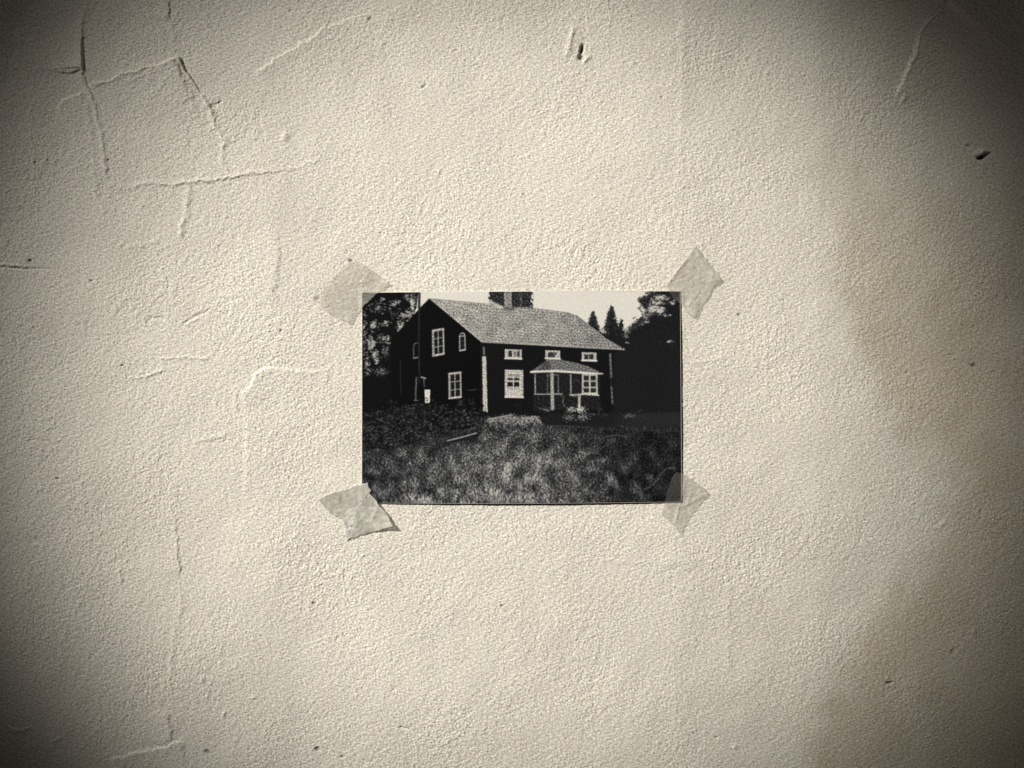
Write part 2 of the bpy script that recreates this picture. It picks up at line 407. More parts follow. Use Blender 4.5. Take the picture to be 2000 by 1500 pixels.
put(left_tree, 12 + 120 * np.clip(lt * 1.5, 0, 1) ** 1.2 + np.clip(n_leaf, 0, 2) * 5)
gp = gnoise(gap)
for _ in range(3600):
    x, y = rng.uniform(707, 817), rng.uniform(572, 745)
    g_ = gp(x, y)
    if rng.random() < min(g_ * 1.25, 1.1) and x < 812 - max(0, (y - 600)) * .75 + 8:
        dab(x, y, rng.uniform(1.2, 3.4), rng.uniform(.6, 1.3), rng.normal(-.15, .35), rng.uniform(140, 235) * min(1, .6 + .5 * g_), .9)
for _ in range(420):
    x, y = rng.uniform(707, 815), rng.uniform(572, 760)
    dab(x, y, rng.uniform(1.5, 4.5), rng.uniform(.7, 1.5), rng.normal(-.1, .5), rng.uniform(6, 26), .8)
# pole in front of the left gable
# trees and chimney behind the ridge
mid_tree = inside([(953, 560), (1042, 560), (1041, 610), (953, 605)]) & ((AU - 953 + 3 * n_mid > 2) & (1041 - AU + 3 * n_mid > 1))
put(mid_tree, 40 + 30 * np.clip(n_leaf, -1, 2))
put(inside([(985, 560), (999, 560), (1000, 606), (984, 606)]), 128 + 22 * n_fine)
put(inside([(1012, 560), (1020, 560), (1020, 606), (1014, 606)]), 62 + 18 * n_fine)
# trees at the right
def conifer(x, y0, y1, wd):
    t = np.clip((AV - y0) / (y1 - y0), 0, 1)
    half = wd * t ** .85 * (.62 + .38 * np.abs(((AV - y0) / 6.5 + .25 * n_mid) % 1 - .3) * 1.6) + .8
    put((AV > y0) & (AV < y1) & (np.abs(AU - x + 1.2 * n_mid) < half), 30 + 9 * n_leaf)
conifer(1158, 607, 665, 19); conifer(1194, 596, 670, 24); conifer(1213, 622, 680, 16)
mass = [(1170, 650), (1186, 640), (1205, 637), (1222, 644), (1232, 640), (1252, 636), (1268, 624), (1280, 616), (1300, 612), (1340, 606), (1340, 850), (1150, 850), (1150, 650)]
put(inside(mass, AU + 3 * n_leaf, AV + 2.5 * n_leaf), 27 + 3.5 * np.clip(n_v, -1.5, 2))
crown = inside([(1286, 560), (1268, 577), (1250, 584), (1251, 592), (1262, 600), (1256, 610), (1262, 622), (1256, 634), (1240, 640), (1340, 660), (1340, 560)], AU + 4 * n_h, AV + 2 * n_h)
put(crown, 27 + 5 * n_leaf)
gap = np.zeros(ps)
for (cx, cy, rx, ry, a) in [(1290, 582, 13, 5, 1.2), (1283, 592, 16, 4, 1), (1277, 603, 17, 7, 1.4), (1289, 608, 9, 6, 1.3), (1268, 615, 10, 3, .8), (1312, 592, 6, 4, .9),
                            (1300, 616, 8, 3, .6), (1320, 585, 6, 4, .3), (1245, 628, 16, 5, 1.2), (1310, 668, 6, 2.5, .55), (1290, 669, 2, 1.5, .5), (1312, 675, 4, 1.5, .25)]:
    gap = np.maximum(gap, a * np.exp(-(((AU - cx) / rx) ** 2 + ((AV - cy) / ry) ** 2)))
t_ = np.clip((gap * 1.25 + .33 * n_h - .48) * 2.2, 0, 1) * (gap > .1)
rg = (AU > 1230) & (G < 90)
put(rg, G + (214 - G) * t_ * .8)
gp = gnoise(gap)
for _ in range(1500):
    x, y = rng.uniform(1235, 1330), rng.uniform(570, 680)
    g_ = gp(x, y)
    if g_ > .12 and rng.random() < g_ * .55: dab(x, y, rng.uniform(1.5, 4.5), rng.uniform(.6, 1.4), rng.normal(-.25, .3), rng.uniform(150, 222), .85)
    elif g_ > .05 and rng.random() < .35: dab(x, y, rng.uniform(1.5, 4.0), rng.uniform(.6, 1.3), rng.normal(-.25, .4), rng.uniform(20, 40), .85)
for _ in range(260):                     # ragged outline of the crowns against the sky
    t = rng.random()
    x, y = [(1286 - 36 * t, 566 + 20 * t), (1250 + 12 * t, 584 + 18 * t), (1256 - 18 * t, 620 + 20 * t), (1222 + 40 * t, 646 - 20 * t)][rng.integers(4)]
    dab(x + rng.normal(0, 3), y + rng.normal(0, 2), rng.uniform(1.5, 4), rng.uniform(.6, 1.3), rng.normal(-.1, .4), rng.uniform(26, 60), .9)
for x0, y0, y1, wd in [(1158, 609, 652, 16), (1194, 598, 655, 20)]:
    for _ in range(150):
        t = rng.random(); sd = rng.choice([-1, 1])
        dab(x0 + sd * wd * t ** .85 * rng.uniform(.3, 1.0), y0 + (y1 - y0) * t, rng.uniform(1.5, 4.2), rng.uniform(.5, 1.0), sd * .3, rng.uniform(22, 62), .9)
gap = np.zeros(ps)
for (cx, cy, rx, ry, a) in [(1222, 646, 8, 8, 1), (1222, 658, 6, 4, .8), (1225, 669, 5, 3, .7), (1203, 622, 6, 4, .5), (1180, 648, 7, 4, 1.1)]:
    gap = np.maximum(gap, a * np.exp(-(((AU - cx) / rx) ** 2 + ((AV - cy) / ry) ** 2)))
put((G < 90) & (AU > 1170), G + (165 - G) * np.clip((gap + .35 * n_leaf - .5) * 2, 0, 1) * (gap > .1))
# the house: gable wall, front wall
poly([(838, 584), (941, 667), (944, 830), (708, 830), (766, 800), (766, 660), (781, 645), (821, 601)], 11 + 2.5 * np.clip(n_v, -1, 2) + 2 * np.sin(AU * 2 * math.pi / 4.2))
put(inside([(938, 666), (1219, 681), (1199, 690), (1198, 815), (938, 815)]), 19 + 5 * np.clip(n_v, -1.5, 2) + 3.5 * np.sin(AU * 2 * math.pi / 4.4))
# roof
roof = inside([(838, 583.5), (950, 594), (960, 596), (1000, 601), (1030, 600), (1111, 611), (1128, 617), (1150, 634), (1185, 662), (1221, 682), (1140, 678), (1020, 671.5), (939, 667)])
rt = 140 + 22 * n_gr + 8 * n_fine + 5 * n_mid + 7 * n_big + 15 * np.sin((AV - AU * .062) * 2 * math.pi / 5.4 + .7 * n_mid) + 6 * np.sin((AU + .6 * AV) * 2 * math.pi / 6 + n_mid)
rt = rt - 20 * sstep((AU - 1080) / 90) + 8 * np.exp(-((AU - 870) / 60) ** 2)
put(roof, rt)
line([(841, 585), (880, 616), (912, 643), (939, 666)], 2.6, 176 + 28 * n_gr, op=.7)
line([(939, 668), (1020, 672), (1140, 679), (1219, 683)], 2.0, 182 + 25 * n_gr, op=.85)
line([(842, 583.5), (950, 593.5), (1040, 602)], 1.2, 92, op=.5); line([(1040, 602), (1111, 611)], 1.2, 100, op=.5)
line([(985, 602), (1003, 604)], 2.4, 40, op=.8); line([(955, 590), (966, 594), (978, 600)], 6, 205 + 15 * n_gr, soft=2, op=.8)
line([(838, 584), (939, 668.5)], 1.6, 16)
# window on the gable
def window_(q, cols, rows, fw=2.6, mw=1.5, fv=190, pane=20, op=1.0, arch=False):
    tl, tr, br, bl = q
    fvn = fv + 24 * n_gr
    put(inside([tl, tr, br, bl]), np.full(ps, float(pane)) + 10 * np.clip(n_leaf, 0, 2))
    frame(q, fvn, fw)
    for i in range(1, cols):
        line([lerp(tl, tr, i / cols), lerp(bl, br, i / cols)], mw, fvn, op=op)
    for j in range(1, rows):
        line([lerp(tl, bl, j / rows), lerp(tr, br, j / rows)], mw, fvn, op=op * .8)
    line([bl, br], fw * 1.25, fv + 25 + 18 * n_gr)
window_([(846, 646), (866, 643), (867, 691), (846, 695)], 2, 3, 2.8, 1.7, 160); line([(846, 648), (847, 694)], 4.4, 140 + 32 * n_gr, op=.8); line([(846, 646), (866, 643)], 4.2, 165 + 26 * n_gr)
window_([(898, 657), (908, 656), (909, 683), (898, 685)], 1, 3, 2.0, .8, 165, op=.5); line([(898, 657), (900, 652), (904, 650.5), (907, 652), (908, 656)], 2.2, 150 + 26 * n_gr)
window_([(877.5, 731), (899.5, 728.5), (900.5, 775), (878, 778)], 2, 3, 2.8, 1.9, 160); line([(878, 732), (879, 777)], 4.2, 150 + 30 * n_gr, op=.8); line([(877, 730), (900, 727.5)], 3.6, 165 + 26 * n_gr)
line([(808.5, 699), (808, 676), (811, 671), (815, 670)], 1.9, 120 + 26 * n_gr, op=.8); line([(808, 700), (816, 698)], 2.2, 150, op=.9)
line([(813.5, 738), (812, 781)], 3.0, 105 + 30 * n_gr, op=.8); line([(810, 782), (816, 782)], 1.6, 150, op=.7)
line([(824, 737), (831, 739)], 3.2, 130 + 30 * n_gr); line([(828, 738), (829, 755)], 1.8, 130 + 30 * n_gr, op=.8)
poly([(829.5, 761), (840.5, 761), (839.5, 794), (831, 794)], 205 + 18 * n_gr)
line([(782.5, 705), (783, 768)], 1.2, 62, op=.8); line([(911, 761), (920, 762.5), (931, 760.5)], 1.3, 85 + 30 * n_gr, op=.7)
line([(819.5, 568), (819, 602)], 5.0, 50 + 14 * n_gr); line([(819, 602), (818.5, 660), (819.5, 746)], 3.6, 38 + 18 * n_gr, op=.8)
# corner boards
line([(945, 679), (945.5, 693)], 4.0, 120 + 26 * n_gr, op=.8); line([(942, 694), (950, 694)], 1.2, 30)
poly([(942, 696), (949.5, 696), (952.5, 805), (943.5, 805)], 176 + 32 * n_gr)
line([(1191.5, 692), (1193.5, 736)], 4.4, 98 + 24 * n_gr, op=.9); line([(1194, 756), (1196, 788)], 3.6, 98 + 24 * n_gr, op=.85); line([(1192, 738), (1194, 754)], 2.4, 52, op=.7)
# windows of the front
def attic(x0, y0, x1, y1, panes, sk=1.0):
    poly([(x0, y0), (x1, y0 + sk), (x1, y1 + sk), (x0, y1)], 168 + 28 * n_gr)
    for (a, b, c_, d, v) in panes: poly([(a, b), (c_, b), (c_, d), (a, d)], v + 26 * np.abs(n_gr))
    line([(x0, y1 - 1), (x1, y1 + sk - 1)], 3.0, 208 + 12 * n_gr)
attic(986, 682, 1019, 701, [(993, 685, 1000, 697, 24), (1003, 686, 1008, 696, 88), (1010, 686, 1015, 697, 40)])
attic(1065, 684, 1094, 701, [(1070, 688, 1084, 698, 28), (1080, 688, 1087, 694, 60)])
attic(1136, 688, 1165, 705, [(1141, 692, 1149, 702, 22), (1150.5, 692, 1159, 702, 24)])
poly([(986, 722), (1022, 723), (1022, 777), (986, 777)], 178 + 38 * n_gr)
for (a, b, c_, d, v) in [(991, 730, 1002, 735, 125), (1004, 731, 1015, 736, 120), (991, 738, 1002, 742.5, 34), (1004, 738, 1014, 743, 30), (991, 746, 1001.5, 755, 18), (1004, 746, 1014, 755, 16), (991, 757, 1002, 760, 135), (1005, 757, 1014, 760, 130)]:
    poly([(a, b), (c_, b + .3), (c_, d + .3), (a, d)], v + 12 * np.abs(n_gr))
line([(1019, 725), (1019.5, 776)], 1.2, 120, op=.7); line([(987, 775), (1022, 776)], 3, 212)
# porch
poly([(1042, 728), (1172, 731), (1172, 800), (1042, 800)], 30 + 6 * n_mid)
poly([(1035, 727), (1063, 707), (1068, 702), (1096, 702.5), (1122, 708), (1150, 716), (1178, 730), (1090, 728)], 100 + 28 * n_gr + 16 * np.sin(AV * 1.7 + n_mid))
poly([(1063, 706), (1072, 704), (1076, 722), (1050, 724)], 70 + 24 * n_gr)
line([(1037, 726.5), (1085, 724.5), (1120, 727), (1166, 730)], 4.2, 205 + 18 * n_gr); line([(1164, 730), (1177, 730)], 2.2, 200)
pw = 150 + 24 * n_gr
line([(1045, 731), (1045.5, 770)], 2.2, pw); line([(1044, 770), (1099, 769.5)], 2.2, pw); line([(1069.5, 732), (1069, 768)], 1.8, 90 + 30 * n_gr)
line([(1090, 732), (1090.5, 768)], 2.0, 105 + 30 * n_gr); line([(1114.5, 732), (1115, 771)], 2.8, 135 + 24 * n_gr)
line([(1078, 731), (1079, 797)], 6.6, 150 + 28 * n_gr); line([(1068, 732), (1090, 732.5)], 1.6, 110)
window_([(1138, 732), (1165, 732), (1165.5, 769), (1138, 769)], 2, 3, 3.4, 3.2, 172, pane=34)
line([(1113, 771.5), (1140, 770), (1169, 772)], 2.6, 178 + 30 * n_gr); line([(1131.5, 771), (1131, 800)], 5.0, 165 + 24 * n_gr)
line([(1096, 771), (1100, 778), (1099, 786), (1102, 794)], 2.2, 92 + 24 * n_gr, op=.8); line([(1118, 774), (1126, 774)], 2, 130, op=.7)
line([(1122, 742), (1130, 745)], 4, 62, soft=2, op=.6)
# ground: shrubs, tall grass, path, flower bed
gt = 800 + 9 * sstep((AU - 850) / 110) + 8 * np.exp(-((AU - 708) / 40) ** 2) - 9 * np.exp(-((AU - 830) / 46) ** 2) + 4.5 * sstep((AU - 960) / 80)
ground = AV + 2.6 * n_leaf > gt
tone = 40 + 34 * sstep((AV - 830) / 110) * np.exp(-((AU - 960) / 230) ** 2) + 40 * np.exp(-(((AU - 1000) / 120) ** 2 + ((AV - 905) / 38) ** 2))
tone += 36 * sstep((AV - 945) / 30) * np.exp(-((AU - 960) / 170) ** 2) - 13 * sstep((AU - 1120) / 130) - 8 * sstep((845 - AV) / 30)
tone += 18 * np.exp(-(((AU - 1020) / 70) ** 2 + ((AV - 850) / 12) ** 2))
bush = np.exp(-((AU - 790) / 110) ** 4) * sstep((905 - AV) / 60)
tex = (1 - bush) * (.40 * n_v + .26 * n_leaf + .34 * n_gr + .20 * n_big + .18 * n_mid) + bush * (.58 * n_h + .38 * n_leaf + .32 * n_gr + .25 * n_big)
gv = tone * (1 - .25 * bush) * np.exp(np.clip(tex, -1.7, 1.15))
put(ground, np.clip(gv * .9, 10, 170))
def tone_at(x, y):
    t = tone[int(np.clip((y - PY0) * Q, 0, PH - 1)), int(np.clip((x - PX0) * Q, 0, PW - 1))]
    return t * math.exp(.30 * big_at(x, y))
big_at = gnoise(n_big); leaf_at = gnoise(n_mid)
for _ in range(5200):                    # blades of the tall grass, longer towards the front
    y = 822 + 170 * rng.random() ** .8; x = rng.uniform(704, 1334)
    if x < 890 and y < 880 and rng.random() < .75: continue
    near = (y - 815) / 170
    L = rng.uniform(.5, 1.3) * (3 + 9 * near); a_ = rng.normal(0, .42) + .25 * math.sin(x * .045 + y * .02)
    v = tone_at(x, y) * rng.choice([.28, .5, 1.25, 1.6, 2.1], p=[.31, .22, .23, .15, .09])
    dab(x, y - L / 2, .55 + .35 * near, L / 2 + .6, a_, min(v, 190), rng.uniform(.5, .9))
for _ in range(420):                     # heads of grass and weeds
    y = 850 + 132 * rng.random(); x = rng.uniform(740, 1300)
    dab(x, y, rng.uniform(.7, 1.5), rng.uniform(.6, 1.1), rng.random() * 3, min(tone_at(x, y) * rng.uniform(1.6, 2.6), 190), .8)
for _ in range(2300):                    # shrubs in front of the gable: leafy sprays over dark hollows
    x = 704 + 246 * rng.random(); top = 800 - 9 * math.exp(-((x - 830) / 46) ** 2) + 9 * math.exp(-((x - 712) / 34) ** 2) + 8 * min(max((x - 860) / 70, 0), 1)
    y = top - 3 - rng.exponential(4.5) * (rng.random() < .3) + rng.random() ** 1.3 * (78 if x < 880 else 45)
    if y - top > 95 - .32 * max(x - 720, 0): continue
    cl = leaf_at(x, y)
    if rng.random() < .5 - .28 * cl: dab(x, y, rng.uniform(2, 6), rng.uniform(.8, 2.0), rng.normal(-.1, .45), rng.uniform(6, 24), .75)
    else: dab(x, y, rng.uniform(.9, 3.0), rng.uniform(.5, 1.1), rng.normal(-.25, .55), rng.uniform(48, 122) * (1 if x > 735 or y > 830 else .8), .75)
put((AV + 2 * n_mid > 806) & (AV + 2 * n_leaf < 836 + 2.5 * sstep((AU - 1160) / 60) + 4 * sstep((AU - 1200) / 100)) & (AU + 4 * n_mid > 1058), 24 + 5 * np.abs(n_leaf) + 10 * sstep((AU - 1180) / 60))
put(inside([(938, 804), (1060, 806), (1060, 813), (1000, 810), (945, 817), (930, 812)], AU, AV + 1.2 * n_mid), 18 + 4 * np.abs(n_mid))
put(inside([(948, 820), (1000, 810), (1022, 814), (1048, 813), (1062, 829), (1018, 833), (985, 838), (950, 828)], AU + 2.5 * n_leaf, AV + 2.2 * n_leaf), 118 + 30 * n_gr + 14 * n_mid)
for _ in range(520):                     # grass growing over the edges of the path and of the flower bed
    u_ = rng.random()
    if u_ < .55: x, y, sp = rng.uniform(940, 1070), rng.normal(834, 4.5), 1.0
    elif u_ < .7: x, y, sp = rng.uniform(940, 1070), 822 + rng.uniform(-8, 14), .5
    else: x, y, sp = rng.uniform(1055, 1330), rng.normal(838, 3.0), .7
    dab(x, y, rng.uniform(.7, 1.3), rng.uniform(1.8, 4.8), rng.normal(0, .5), rng.choice([24, 40, 58, 92, 128], p=[.24, .26, .22, .18, .10]) * (1 if x < 1110 else .72), .8 * sp + .2)
line([(955, 818.5), (1000, 810)], 2.4, 165 + 24 * n_gr, op=.8); line([(1020, 815), (1052, 814)], 3, 150 + 24 * n_gr, soft=1.2, op=.6)
line([(1040, 830), (1090, 832), (1150, 834)], 2, 82 + 24 * n_gr, soft=1, op=.6)
for (cx, cy, rx, ry, a, v) in [(1068, 800, 16, 4.5, 1, 95), (1116, 800, 11, 6, 1.2, 150), (1134, 800, 10, 6, 1.3, 185), (1112, 815, 12, 8, .9, 110), (1138, 814, 13, 8, 1, 120), (1160, 809, 8, 2, .9, 95),
                               (1184, 810, 5, 2, .8, 85), (1228, 812, 11, 4, 1, 92), (1250, 802, 8, 3, .7, 62), (1172, 800, 5, 12, .6, 60), (1255, 818, 12, 5, .4, 55), (925, 790, 5, 12, .6, 60),
                               (899, 786, 8, 10, .75, 66), (916, 783, 3, 6, .5, 55), (766, 786, 8, 5, .5, 55), (1010, 790, 6, 3, .5, 55)]:
    g_ = a * np.exp(-(((AU - cx) / rx) ** 2 + ((AV - cy) / ry) ** 2))
    t_ = np.clip((g_ + .33 * n_leaf + .12 * n_gr - .5) * 2, 0, 1) * (g_ > .12)
    G[:] = G + (np.maximum(v + 22 * n_gr, G) - G) * t_
line([(872, 864), (905, 855), (932, 846)], 8, 16, soft=3, op=.8); line([(873, 861), (905, 853), (931, 845.5)], 2.6, 150 + 14 * n_gr, op=.95)
line([(868, 868), (850, 880)], 6, 24, soft=3, op=.4)
line([(1185, 852), (1205, 849.5), (1226, 852)], 1.8, 84 + 14 * n_gr, op=.75); line([(1170, 838), (1240, 840), (1326, 843)], 1.3, 66 + 14 * n_gr, op=.6)
line([(1258, 955), (1268, 951), (1283, 938), (1291, 924), (1300, 916)], 4, 74 + 12 * n_gr, soft=1.4, op=.75); line([(1306, 914), (1318, 914)], 3, 110 + 14 * n_gr, soft=1.2, op=.75)
line([(1300, 930), (1312, 921), (1326, 926)], 8, 26, soft=4, op=.6)
line([(1285, 965), (1303, 940)], 9, 30, soft=4, op=.6); line([(970, 882), (974, 887)], 5, 140, soft=1.5, op=.8); line([(1035, 952), (1038, 956)], 4, 120, soft=1.5, op=.6)
line([(1116, 934), (1146, 920)], 3, 70, soft=1.5, op=.4); line([(1140, 958), (1146, 957)], 3, 130, soft=1, op=.6)
line([(1206, 961), (1240, 970)], 14, 26, soft=6, op=.55); line([(712, 930), (730, 934)], 12, 14, soft=5, op=.75); line([(708, 880), (735, 868)], 10, 18, soft=6, op=.5)
# the printed tones, with the grain of the film; the printing goes a touch soft
G = bblur(G, .62)
gr = 1.0 * n_gr + .6 * n_fine
amp = 1.5 + 8.5 * np.clip(G / 110, 0, 1)
G = np.clip(G + amp * gr * .8, 8, 232)
lin = np.where(G / 255 < .04045, G / 255 / 12.92, ((G / 255 + .055) / 1.055) ** 2.4)
ink = np.clip(lin * .95 - .001, .0012, .64)

# ------------------------------------------------------------------ the photograph: a sheet of paper and its printed face
ph = bpy.data.objects.new('photo_print', None)
ph.empty_display_size = .02
col.objects.link(ph)
ph.location = (WX(1018), 0, WZ(985))
ph['label'] = 'small black and white photograph of a dark wooden house, taped to the wall'
ph['category'] = 'photograph'
def quad_uv(a, b):                            # a 0..1 left to right, b 0..1 top to bottom -> layout u, v
    tl, tr, br, bl = (707.0, 571.0), (1328.0, 568.0), (1331.0, 980.0), (706.5, 982.0)
    u = (tl[0] * (1 - a) + tr[0] * a) * (1 - b) + (bl[0] * (1 - a) + br[0] * a) * b
    v = (tl[1] * (1 - a) + tr[1] * a) * (1 - b) + (bl[1] * (1 - a) + br[1] * a) * b
    v = v + 1.6 * b ** 6 * np.sin(np.pi * np.clip(a * 1.05, 0, 1)) - .8 * (1 - b) ** 6 * np.sin(np.pi * a)
    return u, v
def print_h(a, b):                            # how far the sheet stands off the wall, in layout units
    return 2.6 + 2.6 * np.exp(-((1 - b) / .05) ** 2) * np.sin(np.pi * np.clip(a, 0, 1)) ** .5 + 1.3 * np.exp(-((1 - a) / .03) ** 2) * np.sin(np.pi * b) \
        + .5 * np.sin(a * 5.2 + 1.1) * np.sin(b * 3.7 + .4)
m_paper, nt, p, _ = mat('photo_paper')
nt.links.new(ramp(nt, noise(nt, 300, 3), .3, (.66, .62, .52, 1), .7, (.72, .68, .58, 1)), p.inputs['Base Color'])
p.inputs['Roughness'].default_value = .6
m_ink, nt, p, _ = mat('printed_picture')
at = node(nt, 'ShaderNodeAttribute', attribute_name='ink')
c = mixrgb(nt, 'MULTIPLY', 1.0, at.outputs['Color'], ramp(nt, at.outputs['Fac'], .02, (.95, .97, 1.0, 1), .30, (1.03, .98, .86, 1)))
nt.links.new(c, p.inputs['Base Color'])
p.inputs['Roughness'].default_value = .62
p.inputs['Specular IOR Level'].default_value = .05
bp = node(nt, 'ShaderNodeBump')
bp.inputs['Strength'].default_value = .12
bp.inputs['Distance'].default_value = .0003
nt.links.new(noise(nt, 700, 3, .6), bp.inputs['Height'])
nt.links.new(bp.outputs[0], p.inputs['Normal'])

def sheet_obj(name, top, bottom, material, parent, na, nb, inset=0.0):
    """closed sheet: fine front grid is separate; this is the slab with its thickness"""
    a = np.linspace(inset, 1 - inset, na); b = np.linspace(inset, 1 - inset, nb)
    A, B = np.meshgrid(a, b)
    u, v = quad_uv(A, B)
    h = print_h(A, B)
    o = grid_mesh(name, WX(u) - ph.location.x, -(h + top) * S, WZ(v) - ph.location.z, material, parent)
    bm = bmesh.new(); bm.from_mesh(o.data)
    r = bmesh.ops.extrude_face_region(bm, geom=bm.faces[:])
    for e in r['geom']:
        if isinstance(e, bmesh.types.BMVert): e.co.y += (top - bottom) * S
    bmesh.ops.recalc_face_normals(bm, faces=bm.faces[:])
    for f in bm.faces: f.smooth = False
    bm.to_mesh(o.data); bm.free()
    return o
sheet_obj('paper', 0.0, -1.1, m_paper, ph, 90, 60)
a = np.linspace(.0016, .999, 800); b = np.linspace(.0028, .999, 530)
A, B = np.meshgrid(a, b)
u, v = quad_uv(A, B)
fi = np.clip((u - PX0) * Q - .5, 0, PW - 1.001); fj = np.clip((v - PY0) * Q - .5, 0, PH - 1.001)
# the picture is laid straight on the sheet
i0 = fi.astype(int); j0 = fj.astype(int); di = fi - i0; dj = fj - j0
smp = ink[j0, i0] * (1 - di) * (1 - dj) + ink[j0, i0 + 1] * di * (1 - dj) + ink[j0 + 1, i0] * (1 - di) * dj + ink[j0 + 1, i0 + 1] * di * dj
rgba = np.stack([smp, smp, smp, np.ones_like(smp)], -1)
grid_mesh('printed_picture', WX(u) - ph.location.x, -(print_h(A, B) + .12) * S, WZ(v) - ph.location.z, m_ink, ph, attrs={'ink': ('FLOAT_COLOR', rgba)})

# ------------------------------------------------------------------ tape
def tape_mat(name, opac, colr):
    m, nt, p, out = mat(name)
    c = ramp(nt, noise(nt, 520, 3, .65), .32, tuple(x * .72 for x in colr) + (1,), .68, tuple(min(1, x * 1.12) for x in colr) + (1,))
    c = mixrgb(nt, 'MULTIPLY', 1.0, c, ramp(nt, noise(nt, 70, 5, .7), .36, (.74, .73, .71, 1), .62, (1.05, 1.05, 1.05, 1)))
    nt.links.new(c, p.inputs['Base Color'])
    p.inputs['Roughness'].default_value = .38
    bp = node(nt, 'ShaderNodeBump')
    bp.inputs['Strength'].default_value = .5; bp.inputs['Distance'].default_value = .0004
    nt.links.new(noise(nt, 480, 3, .6), bp.inputs['Height'])
    nt.links.new(bp.outputs[0], p.inputs['Normal'])
    tr = node(nt, 'ShaderNodeBsdfTransparent')
    tr.inputs[0].default_value = (.955, .95, .935, 1)
    mx = node(nt, 'ShaderNodeMixShader')
    mr = node(nt, 'ShaderNodeMapRange')
    mr.inputs['From Min'].default_value = .3; mr.inputs['From Max'].default_value = .7
    mr.inputs['To Min'].default_value = opac * .72; mr.inputs['To Max'].default_value = min(1, opac * 1.25)
    nt.links.new(noise(nt, 90, 5, .7), mr.inputs[0])
    wn = node(nt, 'ShaderNodeAttribute', attribute_name='worn')
    inv = node(nt, 'ShaderNodeMath', operation='SUBTRACT'); inv.inputs[0].default_value = 1; nt.links.new(wn.outputs['Fac'], inv.inputs[1])
    mm = node(nt, 'ShaderNodeMath', operation='MULTIPLY'); nt.links.new(mr.outputs[0], mm.inputs[0]); nt.links.new(inv.outputs[0], mm.inputs[1])
    nt.links.new(mm.outputs[0], mx.inputs[0])
    nt.links.new(tr.outputs[0], mx.inputs[1]); nt.links.new(p.outputs[0], mx.inputs[2])
    nt.links.new(mx.outputs[0], out.inputs[0])
    return m
def base_h(u, v):
    """what the tape lies on: the sheet where there is sheet, else the wall, with a soft tent at the sheet's edge"""
    d = min(u - 706.5, 1330 - u, v - 569.5, 982.5 - v)
    t = min(max((d + 9) / 10.0, 0), 1); t = t * t * (3 - 2 * t)
    A_ = min(max((u - 707) / 622, 0), 1); B_ = min(max((v - 570) / 412, 0), 1)
    return (1 - t) * (wall_h(u, v) + 1.3) + t * (float(print_h(A_, B_)) + 1.0)
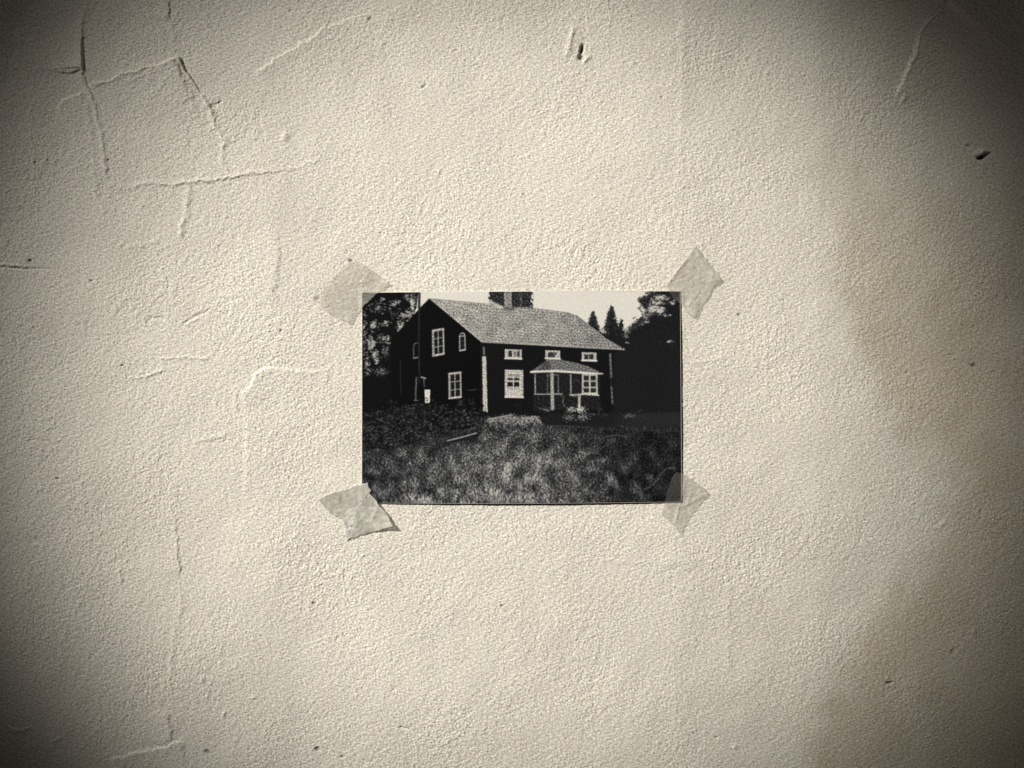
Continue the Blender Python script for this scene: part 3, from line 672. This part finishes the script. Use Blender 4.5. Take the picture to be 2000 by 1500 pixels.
def tape(name, pts, material, label, lifts=(), folds=(), worn=(0, 0, 0), clear=0.0):
    P = []
    n = len(pts)
    for i in range(n):
        a_, b_ = pts[i], pts[(i + 1) % n]
        L = math.hypot(b_[0] - a_[0], b_[1] - a_[1])
        m_ = max(int(L / 2.5), 1)
        for j in range(m_): P.append(lerp(a_, b_, j / m_))
    cx = sum(q[0] for q in pts) / n; cy = sum(q[1] for q in pts) / n
    org = Vector((WX(cx), 0, WZ(cy)))
    crs = []
    for _ in range(7):
        a_ = rng.uniform(0, 6.28); L = rng.uniform(18, 42); x0 = cx + rng.normal(0, 20); y0 = cy + rng.normal(0, 20)
        crs.append((x0, y0, x0 + L * math.cos(a_), y0 + L * math.sin(a_), rng.uniform(1.6, 4.0), rng.uniform(-.6, 1.3)))
    folds = list(folds) + crs
    def H(u, v):
        h = base_h(u, v)
        for (lu, lv, r, amt) in lifts:
            d = math.hypot(u - lu, v - lv)
            h += amt * max(0, 1 - d / r) ** 1.6
        for (x0, y0, x1, y1, wd, amt) in folds:
            d, _, _, _ = poly_dist([(x0, y0), (x1, y1)], np.array([u]), np.array([v]))
            h += amt * math.exp(-(d[0] / wd) ** 2)
        return h
    bm = bmesh.new()
    R = 26
    c0 = bm.verts.new(Vector((WX(cx), -H(cx, cy) * S, WZ(cy))) - org)
    rings = []
    jit = rng.uniform(-.9, .9, (len(P), 2))
    for k_ in range(1, R + 1):
        t = k_ / R
        ring = []
        for q, j in zip(P, jit):
            u_ = cx + (q[0] + j[0] - cx) * t; v_ = cy + (q[1] + j[1] - cy) * t
            ring.append(bm.verts.new(Vector((WX(u_), -H(u_, v_) * S, WZ(v_))) - org))
        rings.append(ring)
    N = len(P)
    for i in range(N): bm.faces.new((c0, rings[0][i], rings[0][(i + 1) % N]))
    for k_ in range(R - 1):
        for i in range(N):
            bm.faces.new((rings[k_][i], rings[k_ + 1][i], rings[k_ + 1][(i + 1) % N], rings[k_][(i + 1) % N]))
    low_ = [bm.verts.new(x.co + Vector((0, .35 * S, 0))) for x in rings[-1]]
    for i in range(N):
        bm.faces.new((rings[-1][i], low_[i], low_[(i + 1) % N], rings[-1][(i + 1) % N]))
    bmesh.ops.recalc_face_normals(bm, faces=bm.faces[:])
    for f in bm.faces: f.smooth = True
    me = bpy.data.meshes.new(name)
    bm.to_mesh(me); bm.free()
    wa = me.attributes.new('worn', 'FLOAT', 'POINT')          # where the film has lost its body towards an old, rubbed edge
    wl = [0.0]
    for k_ in range(1, R + 1):
        for q in P + []:
            dx, dy = q[0] - cx, q[1] - cy
            L = math.hypot(dx, dy) or 1
            side = max(0, (dx * worn[0] + dy * worn[1]) / L)
            t = k_ / R
            u_ = cx + dx * t; v_ = cy + dy * t
            on = min(max((min(u_ - 706, 1330 - u_, v_ - 569, 982 - v_) + 1) / 3, 0), 1)      # the film lies clear on the smooth print, cloudy on the rough wall
            wl.append(max(worn[2] * min(1, side * 1.6) * max(0, (t - .55) / .45), clear * on))
    wl += wl[-N:]
    wa.data.foreach_set('value', wl)
    me.materials.append(material)
    o = bpy.data.objects.new(name, me)
    o.location = org
    col.objects.link(o)
    o['label'] = label
    o['category'] = 'tape'
    o['group'] = 'tape pieces at the corners of the photograph'
    return o
m_t1 = tape_mat('paper_tape_grey', .36, (.60, .57, .49))
m_t2 = tape_mat('clear_tape_frosted', .44, (.66, .63, .555))
m_t3 = tape_mat('paper_tape_pale', .78, (.60, .57, .49))
m_t4 = tape_mat('clear_tape_dull', .38, (.60, .57, .50))
tape('tape_strip', [(761, 553), (738, 574), (708, 602), (683, 631), (660, 622), (638, 610), (616, 588), (632, 562), (655, 536), (686, 507), (704, 514), (724, 526), (742, 540)], m_t1,
     'flat grey tape piece on the upper left corner of the photograph, beside the printed trees', lifts=[(761, 553, 30, 4.5), (683, 631, 26, 4.5)], worn=(-.8, -.6, .8))
tape('tape_strip', [(1358, 480), (1380, 508), (1408, 545), (1394, 562), (1384, 580), (1368, 602), (1354, 619), (1341, 612), (1330, 596), (1314, 582), (1298, 558), (1326, 520)], m_t2,
     'see-through tape piece on the upper right corner of the photograph, reaching up to a point', lifts=[(1362, 484, 30, 3.2), (1404, 545, 36, 5.0), (1356, 616, 34, 6.0), (1382, 580, 22, 2.4)], worn=(-1, .2, .25), clear=.84, folds=[(1356, 484, 1302, 556, 3.2, 3.4), (1364, 500, 1398, 546, 4, 1.5), (1340, 540, 1386, 572, 5, -.8)])
tape('tape_strip', [(620, 974), (648, 962), (675, 955), (700, 946), (719, 942), (720, 952), (726, 957), (723, 964), (735, 976), (741, 986), (756, 1002), (770, 1027), (737, 1037), (705, 1046), (677, 1055), (676, 1030), (666, 1013), (646, 1003), (634, 990)], m_t3,
     'opaque crumpled tape piece on the lower left corner of the photograph, one corner lifted off', lifts=[(770, 1027, 46, 10.0), (744, 990, 30, 4.0), (620, 974, 30, 1.2)], folds=[(668, 976, 680, 1030, 5, -.9), (690, 985, 700, 1040, 6, .6)])
tape('tape_strip', [(1322, 922), (1334, 925), (1346, 933), (1368, 948), (1384, 963), (1371, 980), (1364, 990), (1352, 1003), (1341, 1022), (1329, 1045), (1318, 1030), (1303, 1016), (1291, 1004), (1296, 990), (1300, 972), (1304, 958), (1309, 940), (1317, 926)], m_t4,
     'see-through dull tape piece on the lower right corner of the photograph, over its dark grass', lifts=[(1383, 963, 28, 3.2), (1352, 1003, 18, 1.6), (1329, 1044, 20, 2.2)], worn=(-.3, 1, .3), clear=.80, folds=[(1340, 935, 1318, 1020, 3, 1.4), (1376, 965, 1332, 990, 3.2, 1.2), (1330, 985, 1352, 1002, 3, -.8)])
